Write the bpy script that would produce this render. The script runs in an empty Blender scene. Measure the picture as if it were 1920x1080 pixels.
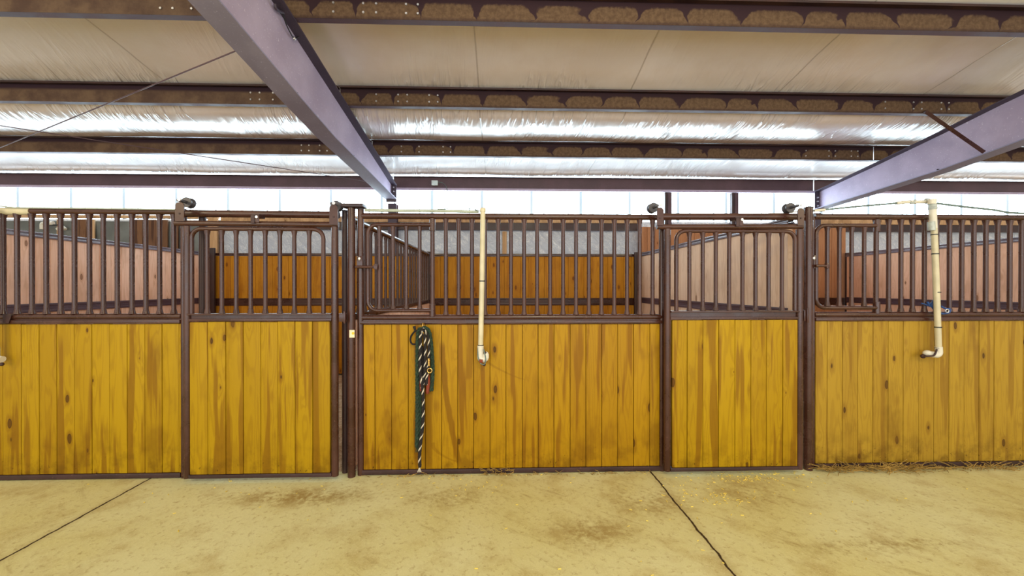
import bpy, bmesh, math, random
from mathutils import Vector, Matrix, noise
random.seed(7)
R = math.radians
SC = bpy.context.scene
COL = SC.collection

# ------------------------------------------------------------------ camera survey
F, YAW, D, HC, HZ = 740.0, R(1.75), 3.26, 1.535, 538.0
SY, CY = math.sin(YAW), math.cos(YAW)
def tx(px):
    u = (px-960)/F
    return (SY+u*CY)/(CY-u*SY)
def wx(px, y=0.0):                      # world x of a sight line where it meets the plane Y=y
    return (y+D)*tx(px)
def zc(x, y): return (y+D)*CY + x*SY
def wz(py, px, y=0.0):                  # world height there
    return HC + (HZ-py)/F*zc(wx(px, y), y)
def P(px, py, y=0.0): return Vector((wx(px, y), y, wz(py, px, y)))

cam = bpy.data.cameras.new('camera'); camo = bpy.data.objects.new('camera', cam); COL.objects.link(camo)
cam.sensor_width = 36; cam.lens = 36*F/1920; cam.clip_start = .02
camo.location = (0, -D, HC); camo.rotation_euler = (R(90)-math.atan(2/F), 0, -YAW)
SC.camera = camo
SC.view_settings.view_transform = 'Standard'
SC.view_settings.look = 'None'
SC.view_settings.exposure = 0.0

# ------------------------------------------------------------------ materials
class N:
    def __init__(s, name):
        s.m = bpy.data.materials.new(name); s.m.use_nodes = True
        s.t = s.m.node_tree; s.t.nodes.clear()
        s.out = s.n('ShaderNodeOutputMaterial'); s.b = s.n('ShaderNodeBsdfPrincipled')
        s.l(s.b.outputs[0], s.out.inputs[0])
    def n(s, t, **k):
        q = s.t.nodes.new(t)
        for a, v in k.items(): setattr(q, a, v)
        return q
    def l(s, a, b): s.t.links.new(a, b)
    def put(s, sock, v):
        if isinstance(v, (int, float, tuple)): sock.default_value = v
        else: s.l(v, sock)
    def math(s, op, a, b=0.0, c=0.0):
        q = s.n('ShaderNodeMath', operation=op)
        for i, v in enumerate((a, b, c)): s.put(q.inputs[i], v)
        return q.outputs[0]
    def obj(s): return s.n('ShaderNodeTexCoord').outputs['Object']
    def sep(s, v):
        q = s.n('ShaderNodeSeparateXYZ'); s.l(v, q.inputs[0]); return q.outputs
    def comb(s, x, y, z):
        q = s.n('ShaderNodeCombineXYZ')
        for i, v in enumerate((x, y, z)): s.put(q.inputs[i], v)
        return q.outputs[0]
    def noise(s, v, sc=5, det=3, rough=.55, dist=0.0):
        q = s.n('ShaderNodeTexNoise'); s.l(v, q.inputs['Vector'])
        q.inputs['Scale'].default_value = sc; q.inputs['Detail'].default_value = det
        q.inputs['Roughness'].default_value = rough; q.inputs['Distortion'].default_value = dist
        return q.outputs[0]
    def mapr(s, v, a, b, c=0.0, d=1.0):
        q = s.n('ShaderNodeMapRange'); q.interpolation_type = 'SMOOTHSTEP'
        s.put(q.inputs[0], v)
        for i, w in enumerate((a, b, c, d)): s.put(q.inputs[i+1], w)
        return q.outputs[0]
    def mix(s, f, a, b, mode='MIX'):
        q = s.n('ShaderNodeMix', data_type='RGBA', blend_type=mode)
        s.put(q.inputs[0], f)
        s.put(q.inputs[6], a if not isinstance(a, tuple) else (a+(1,))[:4])
        s.put(q.inputs[7], b if not isinstance(b, tuple) else (b+(1,))[:4])
        return q.outputs[2]
    def bump(s, h, st=.3, dist=.01):
        q = s.n('ShaderNodeBump'); q.inputs['Strength'].default_value = st; q.inputs['Distance'].default_value = dist
        s.l(h, q.inputs['Height']); s.l(q.outputs[0], s.b.inputs['Normal'])
    def base(s, c): s.put(s.b.inputs['Base Color'], c if not isinstance(c, tuple) else (c+(1,))[:4])
    def rough(s, r): s.put(s.b.inputs['Roughness'], r)
    def spec(s, v): s.b.inputs['Specular IOR Level'].default_value = v
    def metal(s, v): s.b.inputs['Metallic'].default_value = v

def plain(name, c, rough=.5, metal=0, var=.12, sc=12, spec=.5):
    q = N(name); v = q.obj()
    f = q.noise(v, sc, 4)
    q.base(q.mix(q.mapr(f, .3, .75), tuple(x*(1-var) for x in c), tuple(min(1, x*(1+var)) for x in c)))
    q.rough(rough); q.metal(metal); q.spec(spec)
    return q.m

def pine(name, light, dark, knot, streak=.55, grime=1.0, rough=.45, deep=0.35, rub=None):
    q = N(name); v = q.obj(); X, Y, Z = q.sep(v)
    at = q.n('ShaderNodeAttribute', attribute_name='board'); r1, r2, r3 = q.sep(at.outputs['Vector'])
    ox = q.math('MULTIPLY_ADD', r1, 37.0, X); oz = q.math('MULTIPLY_ADD', r2, 53.0, Z)
    # knots: stretched cells
    vk = q.comb(q.math('MULTIPLY', ox, 8.5), 0.0, q.math('MULTIPLY', oz, 3.6))
    wob = q.noise(vk, 2.2, 2)
    vo = q.n('ShaderNodeTexVoronoi'); vo.voronoi_dimensions = '3D'; q.l(vk, vo.inputs['Vector']); vo.inputs['Scale'].default_value = 1.0
    d = q.math('ADD', vo.outputs['Distance'], q.math('MULTIPLY_ADD', wob, .10, -.05))
    cr = q.sep(vo.outputs['Color'])
    size = q.mapr(cr[0], .12, 1.0, 0.0, .135)
    ratio = q.math('DIVIDE', d, q.math('ADD', size, .0001))
    km = q.mapr(ratio, .7, 1.15, 1.0, 0.0)
    halo = q.mapr(ratio, 1.0, 2.6, .6, 0.0)
    ring = q.math('ABSOLUTE', q.math('SUBTRACT', ratio, .95)); rm = q.mapr(ring, 0.0, .25, .8, 0.0)
    # grain: rings bent round the knots
    vg = q.comb(q.math('MULTIPLY', ox, 9.0), 0.0, q.math('MULTIPLY', oz, .55))
    low = q.noise(vg, 1.0, 2, .5)
    bend = q.math('DIVIDE', .10, q.math('ADD', d, .16))
    ph = q.math('ADD', q.math('MULTIPLY', low, 62.0), q.math('MULTIPLY', bend, 34.0))
    g = q.math('MULTIPLY_ADD', q.math('SINE', ph), .5, .5)
    fine = q.noise(q.comb(q.math('MULTIPLY', ox, 140.0), 0.0, q.math('MULTIPLY', oz, 3.0)), 1.0, 3, .6)
    # heartwood streaks
    hs = q.noise(q.comb(q.math('MULTIPLY', ox, 13.0), 3.7, q.math('MULTIPLY', oz, .8)), 1.0, 2, .45)
    hm = q.math('MULTIPLY', q.mapr(hs, .56, .62), streak)
    tone = q.math('MULTIPLY_ADD', r3, .45, q.math('MULTIPLY', q.noise(v, 1.3, 2), .5))
    c = q.mix(q.mapr(tone, .2, .8), light, tuple(a*.72+b*.28 for a, b in zip(light, dark)))
    c = q.mix(q.math('MULTIPLY', q.mapr(g, .45, 1.0), .26), c, dark)
    c = q.mix(q.math('MULTIPLY', q.mapr(fine, .5, .75), .18), c, dark)
    c = q.mix(hm, c, dark)
    c = q.mix(halo, c, dark)
    c = q.mix(km, c, tuple(.55*a+.45*b for a, b in zip(knot, dark)))
    c = q.mix(rm, c, knot)
    # short dark checks and nail specks
    sp = q.n('ShaderNodeTexVoronoi'); q.l(q.comb(q.math('MULTIPLY', ox, 14.0), 7.1, q.math('MULTIPLY', oz, 5.0)), sp.inputs['Vector']); sp.inputs['Scale'].default_value = 1.0
    sm = q.math('MULTIPLY', q.mapr(sp.outputs['Distance'], .05, .10, 1.0, 0.0), q.mapr(q.sep(sp.outputs['Color'])[1], .42, .5))
    c = q.mix(q.math('MULTIPLY', sm, .85), c, knot)
    # stable grime near the ground
    gm = q.math('MULTIPLY', q.mapr(Z, 0.02, .42, 1.0, 0.0), q.mapr(q.noise(v, 7.0, 6, .65), .42, .66))
    c = q.mix(q.math('MULTIPLY', gm, .55*grime), c, tuple(a*.55 for a in dark))
    sc2 = q.mapr(q.noise(v, 38.0, 3, .6), .66, .72); zz = q.mapr(Z, .0, .30, 1.0, 0.0)
    c = q.mix(q.math('MULTIPLY', q.math('MULTIPLY', sc2, zz), .8*grime), c, tuple(a*.3 for a in knot))
    sm3 = q.mapr(q.noise(q.comb(q.math('MULTIPLY', X, 1.7), 0.0, q.math('MULTIPLY', Z, 1.1)), 1.6, 4, .6), .52, .72)
    c = q.mix(q.math('MULTIPLY', sm3, deep), c, tuple(a*.8 for a in dark))
    for (za, zb, c0, c1, c2, wd, k) in (rub or ()):      # rubbed marks and painted rope and pipe shadow: a bent stroke x = c0+c1 t+c2 t^2, t running from za to zb
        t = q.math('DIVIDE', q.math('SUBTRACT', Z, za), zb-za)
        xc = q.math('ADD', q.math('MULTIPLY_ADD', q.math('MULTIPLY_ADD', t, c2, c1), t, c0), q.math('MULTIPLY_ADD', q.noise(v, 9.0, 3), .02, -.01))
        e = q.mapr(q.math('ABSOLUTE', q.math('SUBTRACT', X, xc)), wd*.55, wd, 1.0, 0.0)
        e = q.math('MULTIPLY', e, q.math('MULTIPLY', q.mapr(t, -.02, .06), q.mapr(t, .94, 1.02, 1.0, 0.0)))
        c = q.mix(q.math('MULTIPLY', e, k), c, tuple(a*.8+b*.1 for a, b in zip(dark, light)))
    q.base(c); q.rough(q.math('MULTIPLY_ADD', fine, .25, rough-.05)); q.spec(.18)
    q.bump(q.math('ADD', q.math('MULTIPLY', g, .3), fine), .18, .004)
    return q.m

M = {}
RUB_NONE = None
M['pine_front'] = pine('golden_pine', (.425, .258, .004), (.215, .096, .002), (.04, .013, .002), streak=.75, deep=.45, rub=None)
def rub_shade_strokes(x0):
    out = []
    for (pa, pm, pb, w, k) in (((829, 640), (841, 765), (863, 872), 6.5, .85), ((806, 612), (803, 740), (803, 884), 10, .75), ((884, 612), (882, 660), (878, 712), 8, .6),  # second and third strokes also paint in the rope's and pipe's shadow
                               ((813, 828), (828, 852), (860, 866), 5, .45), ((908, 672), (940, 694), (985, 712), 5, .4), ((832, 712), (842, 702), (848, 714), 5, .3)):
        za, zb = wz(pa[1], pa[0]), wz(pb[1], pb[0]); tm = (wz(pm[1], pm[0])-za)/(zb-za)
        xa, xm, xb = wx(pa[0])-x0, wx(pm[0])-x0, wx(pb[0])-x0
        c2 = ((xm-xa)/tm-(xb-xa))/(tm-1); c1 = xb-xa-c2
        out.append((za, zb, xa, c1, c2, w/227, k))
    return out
M['pine_middle'] = pine('rubbed_shaded_golden_pine', (.405, .222, .004), (.215, .090, .002), (.04, .013, .002), streak=.8, deep=.5, rub=rub_shade_strokes((wx(676.5)+wx(1240))/2))
M['pine_dusty'] = pine('dusty_golden_pine', (.40, .245, .022), (.215, .105, .010), (.04, .014, .004), streak=.6, deep=.55, grime=1.3)
M['pine_back'] = pine('amber_lit_pine', (.56, .250, .015), (.36, .125, .006), (.08, .02, .004), grime=.6, deep=.5)  # same pine as the fronts, amber of its lighting put into the base
M['pine_side'] = pine('daylit_pink_pine', (.92, .58, .42), (.60, .30, .16), (.13, .05, .03), streak=.3, grime=.6)  # same pine again, recoloured pinkish to carry the eave daylight
M['pine_pale'] = pine('daylit_straw_pine', (.94, .70, .52), (.62, .37, .21), (.15, .06, .04), streak=.3, grime=.6)  # paler daylit copy of the pine, the light kept in its colour
M['pine_tall'] = pine('brown_pink_pine', (.46, .22, .11), (.32, .12, .05), (.10, .03, .02), streak=.4, grime=.6)
M['plank'] = pine('weathered_plank', (.20, .10, .05), (.07, .03, .018), (.02, .01, .008), streak=.9, grime=.8)
M['timber'] = pine('sawn_timber', (.62, .40, .22), (.40, .22, .10), (.15, .07, .03), streak=.4)

def steel(name, c1, c2, rough=.38):
    q = N(name); v = q.obj()
    f = q.noise(v, 3.0, 5, .6); s = q.noise(v, 60.0, 3, .6)
    c = q.mix(q.mapr(f, .35, .7), c1, c2)
    c = q.mix(q.mapr(s, .62, .75, 0, .5), c, tuple(min(1, a*2.4+.03) for a in c2))
    q.base(c); q.rough(q.mapr(f, .3, .7, rough-.08, rough+.14)); q.spec(.5)
    q.bump(s, .08, .002)
    return q.m
M['steel'] = steel('brown_painted_steel', (.044, .014, .008), (.075, .027, .018), .26)
M['steel_dark'] = steel('dark_brown_steel', (.03, .013, .014), (.055, .022, .02), .45)
M['rafter'] = steel('lit_rafter_paint', (.40, .33, .46), (.48, .40, .54), .5)  # purple-brown paint with its daylit lavender put into the base colour
M['flange'] = steel('shadowed_rafter_paint', (.24, .225, .34), (.30, .28, .41), .5)  # shaded copy of the rafter paint for the bottom flanges
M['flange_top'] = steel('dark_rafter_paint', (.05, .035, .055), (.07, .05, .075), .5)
M['girt'] = steel('purple_brown_girt_steel', (.075, .038, .05), (.11, .06, .075), .5)

def purlin_mat():
    q = N('dusty_purlin_steel'); v = q.obj(); X, Y, Z = q.sep(v)
    n1 = q.noise(v, 2.3, 3); n2 = q.noise(v, 26.0, 4, .65)
    xx = q.math('ADD', q.math('MULTIPLY', X, 2.05), q.math('MULTIPLY', n1, 1.1))
    fr = q.math('FRACT', xx); dd = q.math('ABSOLUTE', q.math('MULTIPLY_ADD', fr, 2.0, -1.0))
    p4 = q.math('POWER', dd, 7.0)
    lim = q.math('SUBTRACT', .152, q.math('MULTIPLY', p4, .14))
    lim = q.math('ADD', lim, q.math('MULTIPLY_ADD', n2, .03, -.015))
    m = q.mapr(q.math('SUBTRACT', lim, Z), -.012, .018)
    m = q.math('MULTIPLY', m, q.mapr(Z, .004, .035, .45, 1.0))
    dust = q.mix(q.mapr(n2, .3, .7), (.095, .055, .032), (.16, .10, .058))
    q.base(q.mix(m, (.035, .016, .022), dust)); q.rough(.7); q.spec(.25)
    return q.m
M['rail_grey'] = steel('weathered_grey_brown_rail', (.17, .14, .17), (.26, .22, .25), .22)
M['purlin'] = purlin_mat()
def plain_purlin():
    q = N('plain_dusty_purlin_steel'); v = q.obj(); X, Y, Z = q.sep(v)
    n1 = q.noise(v, 4.0, 5, .65)
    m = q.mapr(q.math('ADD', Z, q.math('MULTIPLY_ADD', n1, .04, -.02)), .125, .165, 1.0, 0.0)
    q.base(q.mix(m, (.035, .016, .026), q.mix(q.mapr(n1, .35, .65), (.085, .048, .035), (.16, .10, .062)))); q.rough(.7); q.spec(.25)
    return q.m
M['purlin_plain'] = plain_purlin()

def concrete():
    q = N('dusty_concrete'); v = q.obj(); X, Y, Z = q.sep(v)
    n1 = q.noise(v, .75, 5, .6); n2 = q.noise(v, 3.2, 6, .68); n3 = q.noise(v, 28.0, 5, .7); n4 = q.noise(v, 110.0, 2, .6)
    rot = q.n('ShaderNodeVectorRotate'); q.l(v, rot.inputs[0]); rot.inputs['Angle'].default_value = R(38)
    st = q.n('ShaderNodeMapping'); st.inputs['Scale'].default_value = (1.2, 6.5, 1); q.l(rot.outputs[0], st.inputs[0])
    n5 = q.noise(st.outputs[0], 2.4, 5, .65)
    c = q.mix(q.mapr(n1, .35, .68), (.67, .65, .375), (.60, .55, .25))
    c = q.mix(q.mapr(n2, .47, .72, 0, .55), c, (.40, .29, .10))
    c = q.mix(q.math('MULTIPLY', q.mapr(n5, .54, .72, 0, .6), q.mapr(n1, .45, .62)), c, (.30, .20, .065))
    c = q.mix(q.mapr(n3, .52, .70, 0, .55), c, (.32, .22, .08))
    c = q.mix(q.mapr(n4, .55, .72, 0, .45), c, (.78, .70, .45))
    for px, py, rx, ry, k in ((560, 925, .55, .13, .75), (840, 930, .35, .14, .5), (1110, 1000, .28, .16, .6), (1215, 945, .3, .2, .5), (1400, 930, .28, .22, .45), (1600, 1040, .35, .07, .5), (1720, 1035, .3, .06, .5)):
        dep = HC*F/(py-HZ); bx = tx(px)*dep; by = dep-D
        e = q.math('SQRT', q.math('ADD', q.math('POWER', q.math('DIVIDE', q.math('SUBTRACT', X, bx), rx), 2.0), q.math('POWER', q.math('DIVIDE', q.math('SUBTRACT', Y, by), ry), 2.0)))
        e = q.math('MULTIPLY', q.mapr(e, .2, 1.5, 1.0, 0.0), q.mapr(q.math('ADD', q.math('MULTIPLY', n3, .5), q.math('MULTIPLY', n2, .5)), .40, .58))
        c = q.mix(q.math('MULTIPLY', e, k), c, (.27, .165, .035))
    wob = q.math('MULTIPLY_ADD', q.noise(v, 6.0, 4, .7), .035, -.0175)
    xw = q.math('ADD', X, wob)
    cell = q.math('PINGPONG', q.math('ADD', xw, 2.80), 2.025)     # control joints every 4.05 m
    line = q.mapr(cell, .004, .010, 1.0, 0.0)
    edge = q.mapr(cell, .0, .07, .25, 0.0)
    c = q.mix(edge, c, (.28, .18, .07)); c = q.mix(line, c, (.045, .026, .012))
    q.base(c); q.rough(q.mapr(n2, .3, .7, .55, .8)); q.spec(.25)
    q.bump(q.math('SUBTRACT', q.math('ADD', n3, q.math('MULTIPLY', n2, .5)), q.math('MULTIPLY', line, 1.5)), .35, .006)
    return q.m
M['concrete'] = concrete()

def dirt():
    q = N('stall_bedding'); v = q.obj(); n = q.noise(v, 9, 6, .7); n2 = q.noise(v, 60, 3)
    c = q.mix(q.mapr(n, .35, .65), (.42, .28, .16), (.62, .48, .32)); c = q.mix(q.mapr(n2, .55, .7), c, (.25, .12, .06))
    q.base(c); q.rough(.95); q.spec(.1); q.bump(n2, .6, .02); return q.m
M['dirt'] = dirt()

def vinyl():
    q = N('white_vinyl_insulation_facing'); v = q.obj(); X, Y, Z = q.sep(v)
    # stretch wrinkles running slantwise, broken into patches; seams every 1.83 m
    fan = q.math('MULTIPLY', q.math('SUBTRACT', X, 1.2), -.06)
    u = q.math('MULTIPLY_ADD', fan, Y, X)
    a = q.noise(q.comb(q.math('MULTIPLY', u, 7.0), q.math('MULTIPLY', Y, .8), 0.0), 1.0, 3, .6, .3)
    b = q.noise(q.comb(q.math('MULTIPLY', u, 1.1), q.math('MULTIPLY', Y, 1.0), 4.0), 1.0, 2)
    e = q.math('POWER', q.math('ABSOLUTE', q.math('MULTIPLY_ADD', a, 2.0, -1.0)), .6)
    h = q.math('MULTIPLY', q.math('MULTIPLY', e, -1.0), q.math('MULTIPLY', q.mapr(b, .38, .62, .12, 1.0), q.mapr(Y, 1.1, 1.6, .22, 1.2)))
    seam = q.mapr(q.math('PINGPONG', q.math('ADD', X, .25), .915), .0, .012, 1.0, 0.0)
    n2 = q.noise(v, 1.6, 4, .6)
    c = q.mix(q.mapr(n2, .35, .7), (.90, .845, .835), (.84, .765, .725))
    c = q.mix(q.math('MULTIPLY', seam, .35), c, (.35, .28, .22))
    q.base(c); q.rough(.24); q.spec(1.0); q.b.inputs['Coat Weight'].default_value = .6; q.b.inputs['Coat Roughness'].default_value = .22
    q.bump(q.math('ADD', h, q.math('MULTIPLY', seam, .2)), .75, .045)
    return q.m
M['vinyl'] = vinyl()

def insul():
    q = N('grey_plastic_insulation'); v = q.obj(); X, Y, Z = q.sep(v)
    a = q.noise(q.comb(q.math('MULTIPLY_ADD', Z, 2.0, q.math('MULTIPLY', X, 3.0)), 0.0, q.math('MULTIPLY', Z, 2.2)), 3.0, 4, .6, .8)
    w = q.math('ABSOLUTE', q.math('MULTIPLY_ADD', a, 2.0, -1.0))
    c = q.mix(q.mapr(w, .0, .06, .6, 0.0), (.54, .60, .72), (.88, .91, .95))
    q.base(c); q.rough(.25); q.spec(.7); q.bump(w, .6, .03); return q.m
M['insul'] = insul()

def skypanel():
    q = N('translucent_fibreglass_daylight'); v = q.obj(); X, Y, Z = q.sep(v)
    pp = q.math('PINGPONG', q.math('ADD', X, .33), .457)
    rib = q.math('MULTIPLY', q.mapr(pp, .02, .055, 1.0, 0.0), 1.0)
    r2 = q.mapr(q.math('ABSOLUTE', q.math('SUBTRACT', pp, .23)), .0, .03, .3, 0.0)
    n = q.noise(q.comb(X, 0.0, q.math('MULTIPLY', Z, .3)), 1.5, 2)
    st = q.math('SUBTRACT', 1.0, q.math('MAXIMUM', q.math('MULTIPLY', rib, .946), q.math('MULTIPLY', r2, 3.145)))
    edge = q.mapr(Z, 3.20, 3.36, 1.0, .9)
    st = q.math('MULTIPLY', q.math('MULTIPLY', st, edge), q.mapr(n, .3, .7, .96, 1.06))
    c = q.mix(q.mapr(n, .3, .7), (.66, .86, 1.0), (.74, .91, 1.0))
    q.base((.20, .23, .24)); q.rough(.3)
    q.l(c, q.b.inputs['Emission Color']); q.l(q.math('MULTIPLY', st, 12.5), q.b.inputs['Emission Strength'])
    return q.m
M['skypanel'] = skypanel()
M['pvc'] = plain('cream_pvc', (.62, .56, .38), .35, var=.10, sc=9)
M['pvc_white'] = plain('white_pvc', (.70, .67, .57), .35, var=.06)
M['tape'] = plain('grey_tape', (.42, .46, .44), .4, var=.3, sc=30)
M['cable_teal'] = plain('weathered_hose', (.12, .17, .16), .5)
M['conduit'] = plain('pale_green_conduit', (.42, .47, .40), .45)
M['black'] = plain('black_plastic', (.012, .011, .012), .45)
M['rope_green'] = plain('dark_green_rope_fibre', (.016, .040, .022), .8, var=.5, sc=90)
M['rope_black'] = plain('black_rope_fibre', (.012, .008, .010), .8, var=.4, sc=80)
M['rope_white'] = plain('white_rope_fibre', (.62, .56, .46), .8, var=.2, sc=80)
M['red'] = plain('oxblood_nylon', (.22, .035, .012), .7)
M['brass'] = plain('brass', (.75, .50, .18), .3, metal=1)
M['zinc'] = plain('galvanised_zinc', (.62, .62, .64), .35, metal=.8)
M['roller'] = plain('dull_steel_roller', (.075, .07, .08), .4, metal=.2)
M['tag'] = plain('cream_plastic_tag', (.82, .74, .50), .5)
M['yellow'] = plain('yellow_ink', (.85, .55, .02), .5)
M['blue'] = plain('blue_nylon_webbing', (.015, .06, .22), .6, var=.3, sc=40)
M['straw'] = plain('straw', (.33, .205, .045), .8, var=.4, sc=15)
M['crumb'] = plain('yellow_chaff', (.80, .62, .12), .8, var=.2)
M['whitebox'] = plain('white_electrical_box', (.62, .72, .74), .45)
M['greywall'] = plain('grey_wall_liner', (.15, .165, .16), .6, var=.25, sc=3)

# ------------------------------------------------------------------ mesh builder
class MB:
    def __init__(s): s.bm = bmesh.new(); s.lay = s.bm.verts.layers.float_vector.new('board')
    def box(s, a, b, bev=.0, mi=0, tone=None):
        a, b = Vector(a), Vector(b); c = (a+b)/2; d = b-a
        r = bmesh.ops.create_cube(s.bm, size=1.0)
        vs = r['verts']
        for v in vs: v.co = Vector((c.x+v.co.x*d.x, c.y+v.co.y*d.y, c.z+v.co.z*d.z))
        if bev > 0:
            es = list({e for v in vs for e in v.link_edges})
            q = bmesh.ops.bevel(s.bm, geom=es, offset=bev, segments=2, affect='EDGES', profile=.6)
            vs = list({v for f in q['faces'] for v in f.verts} | {v for v in vs if v.is_valid})
        if mi or tone:
            for v in vs:
                if tone: v[s.lay] = tone
                if mi:
                    for f in v.link_faces: f.material_index = mi
        return vs
    def prism(s, poly, axis, a, b, mi=0):            # poly: 2-D outline in the other two axes
        def pt(p, t):
            return {'x': (t, p[0], p[1]), 'y': (p[0], t, p[1]), 'z': (p[0], p[1], t)}[axis]
        A = [s.bm.verts.new(pt(p, a)) for p in poly]; B = [s.bm.verts.new(pt(p, b)) for p in poly]
        n = len(poly); fs = [s.bm.faces.new(A), s.bm.faces.new(list(reversed(B)))]
        for i in range(n): fs.append(s.bm.faces.new((A[i], B[i], B[(i+1) % n], A[(i+1) % n])))
        for f in fs: f.material_index = mi
        bmesh.ops.recalc_face_normals(s.bm, faces=fs)
    def tube(s, pts, r, seg=12, cap=True, mi=0):
        pts = [Vector(p) for p in pts]; n = len(pts)
        rs = r if isinstance(r, (list, tuple)) else [r]*n
        T = []
        for i in range(n):
            a = pts[i]-pts[max(i-1, 0)]; b = pts[min(i+1, n-1)]-pts[i]
            t = (a.normalized() if a.length > 1e-9 else Vector())+(b.normalized() if b.length > 1e-9 else Vector())
            T.append(t.normalized() if t.length > 1e-9 else Vector((0, 0, 1)))
        ref = Vector((0, 0, 1)) if abs(T[0].z) < .9 else Vector((0, 1, 0))
        u = T[0].cross(ref).normalized(); rings = []
        for i in range(n):
            u = (u-T[i]*u.dot(T[i])).normalized(); w = T[i].cross(u)
            rings.append([s.bm.verts.new(pts[i]+(u*math.cos(2*math.pi*k/seg)+w*math.sin(2*math.pi*k/seg))*rs[i]) for k in range(seg)])
        for i in range(n-1):
            for k in range(seg):
                f = s.bm.faces.new((rings[i][k], rings[i][(k+1) % seg], rings[i+1][(k+1) % seg], rings[i+1][k])); f.smooth = True; f.material_index = mi
        if cap:
            f = s.bm.faces.new(list(reversed(rings[0]))); f.material_index = mi
            f = s.bm.faces.new(rings[-1]); f.material_index = mi
    def sphere(s, c, r, mi=0, sc=(1, 1, 1)):
        q = bmesh.ops.create_uvsphere(s.bm, u_segments=14, v_segments=10, radius=r)
        for v in q['verts']:
            v.co = Vector((v.co.x*sc[0], v.co.y*sc[1], v.co.z*sc[2]))+Vector(c)
            for f in v.link_faces: f.smooth = True; f.material_index = mi
    def torus(s, c, r, r2, axis='y', a0=0, a1=360, n=28, mi=0):
        pts = []
        for i in range(n+1):
            t = R(a0+(a1-a0)*i/n); x, y = r*math.cos(t), r*math.sin(t)
            pts.append(Vector(c)+Vector({'y': (x, 0, y), 'x': (0, x, y), 'z': (x, y, 0)}[axis]))
        s.tube(pts, r2, 8, cap=abs(a1-a0) < 360, mi=mi)
    def build(s, name, mats, parent=None, origin=(0, 0, 0), smooth=True):
        me = bpy.data.meshes.new(name)
        o3 = Vector(origin)
        for v in s.bm.verts: v.co -= o3
        s.bm.normal_update(); s.bm.to_mesh(me); s.bm.free()
        if smooth:
            for p in me.polygons: p.use_smooth = True
            me.set_sharp_from_angle(angle=R(38))
        for m in (mats if isinstance(mats, (list, tuple)) else [mats]): me.materials.append(M[m])
        o = bpy.data.objects.new(name, me); COL.objects.link(o); o.location = o3
        if parent is not None:
            o.parent = parent; o.location = o3
        return o

def fillet(pts, rad, n=7):
    pts = [Vector(p) for p in pts]; out = [pts[0]]
    for i in range(1, len(pts)-1):
        p = pts[i]; a = (pts[i-1]-p).normalized(); b = (pts[i+1]-p).normalized()
        ang = a.angle(b); tlen = rad/math.tan(ang/2)
        c = p+(a+b).normalized()*(rad/math.sin(ang/2)); s0 = p+a*tlen-c; s1 = p+b*tlen-c
        om = s0.angle(s1)
        for k in range(n+1):
            t = k/n; out.append(c+(s0*math.sin((1-t)*om)+s1*math.sin(t*om))/math.sin(om))
    return out+[pts[-1]]

def smooth_path(pts, n=8):
    pts = [Vector(p) for p in pts]; P4 = [pts[0]*2-pts[1]]+pts+[pts[-1]*2-pts[-2]]; out = []
    for i in range(1, len(P4)-2):
        a, b, c, d = P4[i-1:i+3]
        for k in range(n):
            t = k/n
            out.append(.5*((2*b)+(c-a)*t+(2*a-5*b+4*c-d)*t*t+(3*b-a-3*c+d)*t**3))
    return out+[pts[-1]]

def tag(o, label, cat, group=None, kind=None):
    o['label'] = label; o['category'] = cat
    if group: o['group'] = group
    if kind: o['kind'] = kind
    return o
def empty(name, label, cat, loc=(0, 0, 0), rz=0.0, group=None, kind=None):
    o = bpy.data.objects.new(name, None); COL.objects.link(o); o.location = loc; o.rotation_euler = (0, 0, rz); o.empty_display_size = .1
    return tag(o, label, cat, group, kind)
def struct(o, label=None, cat=None):
    o['kind'] = 'structure'
    if label: o['label'] = label; o['category'] = cat
    return o
def setloc(o, root):                         # child built in world space under an unrotated root
    o.location = o.location-root.location
    return o
def under(root, mb, name, mat, label=None, parent=None, base=None):
    o = mb.build(name, mat, parent or root)
    b = Vector(base) if base is not None else root.location
    for v in o.data.vertices: v.co -= b
    if label: o['label'] = label
    return o

def bar_tube(mb, p0, p1, r, flare=1.45):
    p0, p1 = Vector(p0), Vector(p1); d = (p1-p0).normalized(); L = (p1-p0).length
    mb.tube([p0, p0+d*.012, p0+d*.04, p0+d*(L/2), p1-d*.04, p1-d*.012, p1], [r*flare, r*flare*.92, r, r, r, r*flare*.92, r*flare], 12)

def boards(mb, xs, z0, z1, y0, y1, jig=.004, bev=.004):
    for a, b in zip(xs[:-1], xs[1:]):
        if b-a < .012: continue
        dz = random.uniform(0, jig); dy = random.uniform(-jig, jig)*.6
        mb.box((a+.0018, y0+dy, z0), (b-.0018, y1+dy, z1-dz), bev, tone=(random.random(), random.random(), random.random()))
    mb.box((xs[0]+.004, (y0+y1)/2+.004, z0+.004), (xs[-1]-.004, y1+.006, z1-.008), 0, tone=(.5, .5, .9))

# ================================================================== THE SETTING
mb = MB()
nx, ny = 60, 30
mb.box((-12, -9, -.12), (12, .06, 0))
struct(mb.build('floor', 'concrete'), 'tan concrete aisle floor with two control joints', 'floor')
mb = MB(); mb.box((-12, .062, -.12), (12, 4.3, -.012)); struct(mb.build('floor_stalls', 'dirt'), 'pale bedding on the stall floors', 'floor')

# roof plane: purlin bottoms sit on it
EAVE_S, EAVE_Z, PITCH = 7.09, 3.32, .167
def roof(s): return EAVE_Z+PITCH*(EAVE_S-s)
PS = [2.35, 3.545, 4.784, 5.97]                 # purlin lines, measured from the camera's plane
PH = .205
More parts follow.
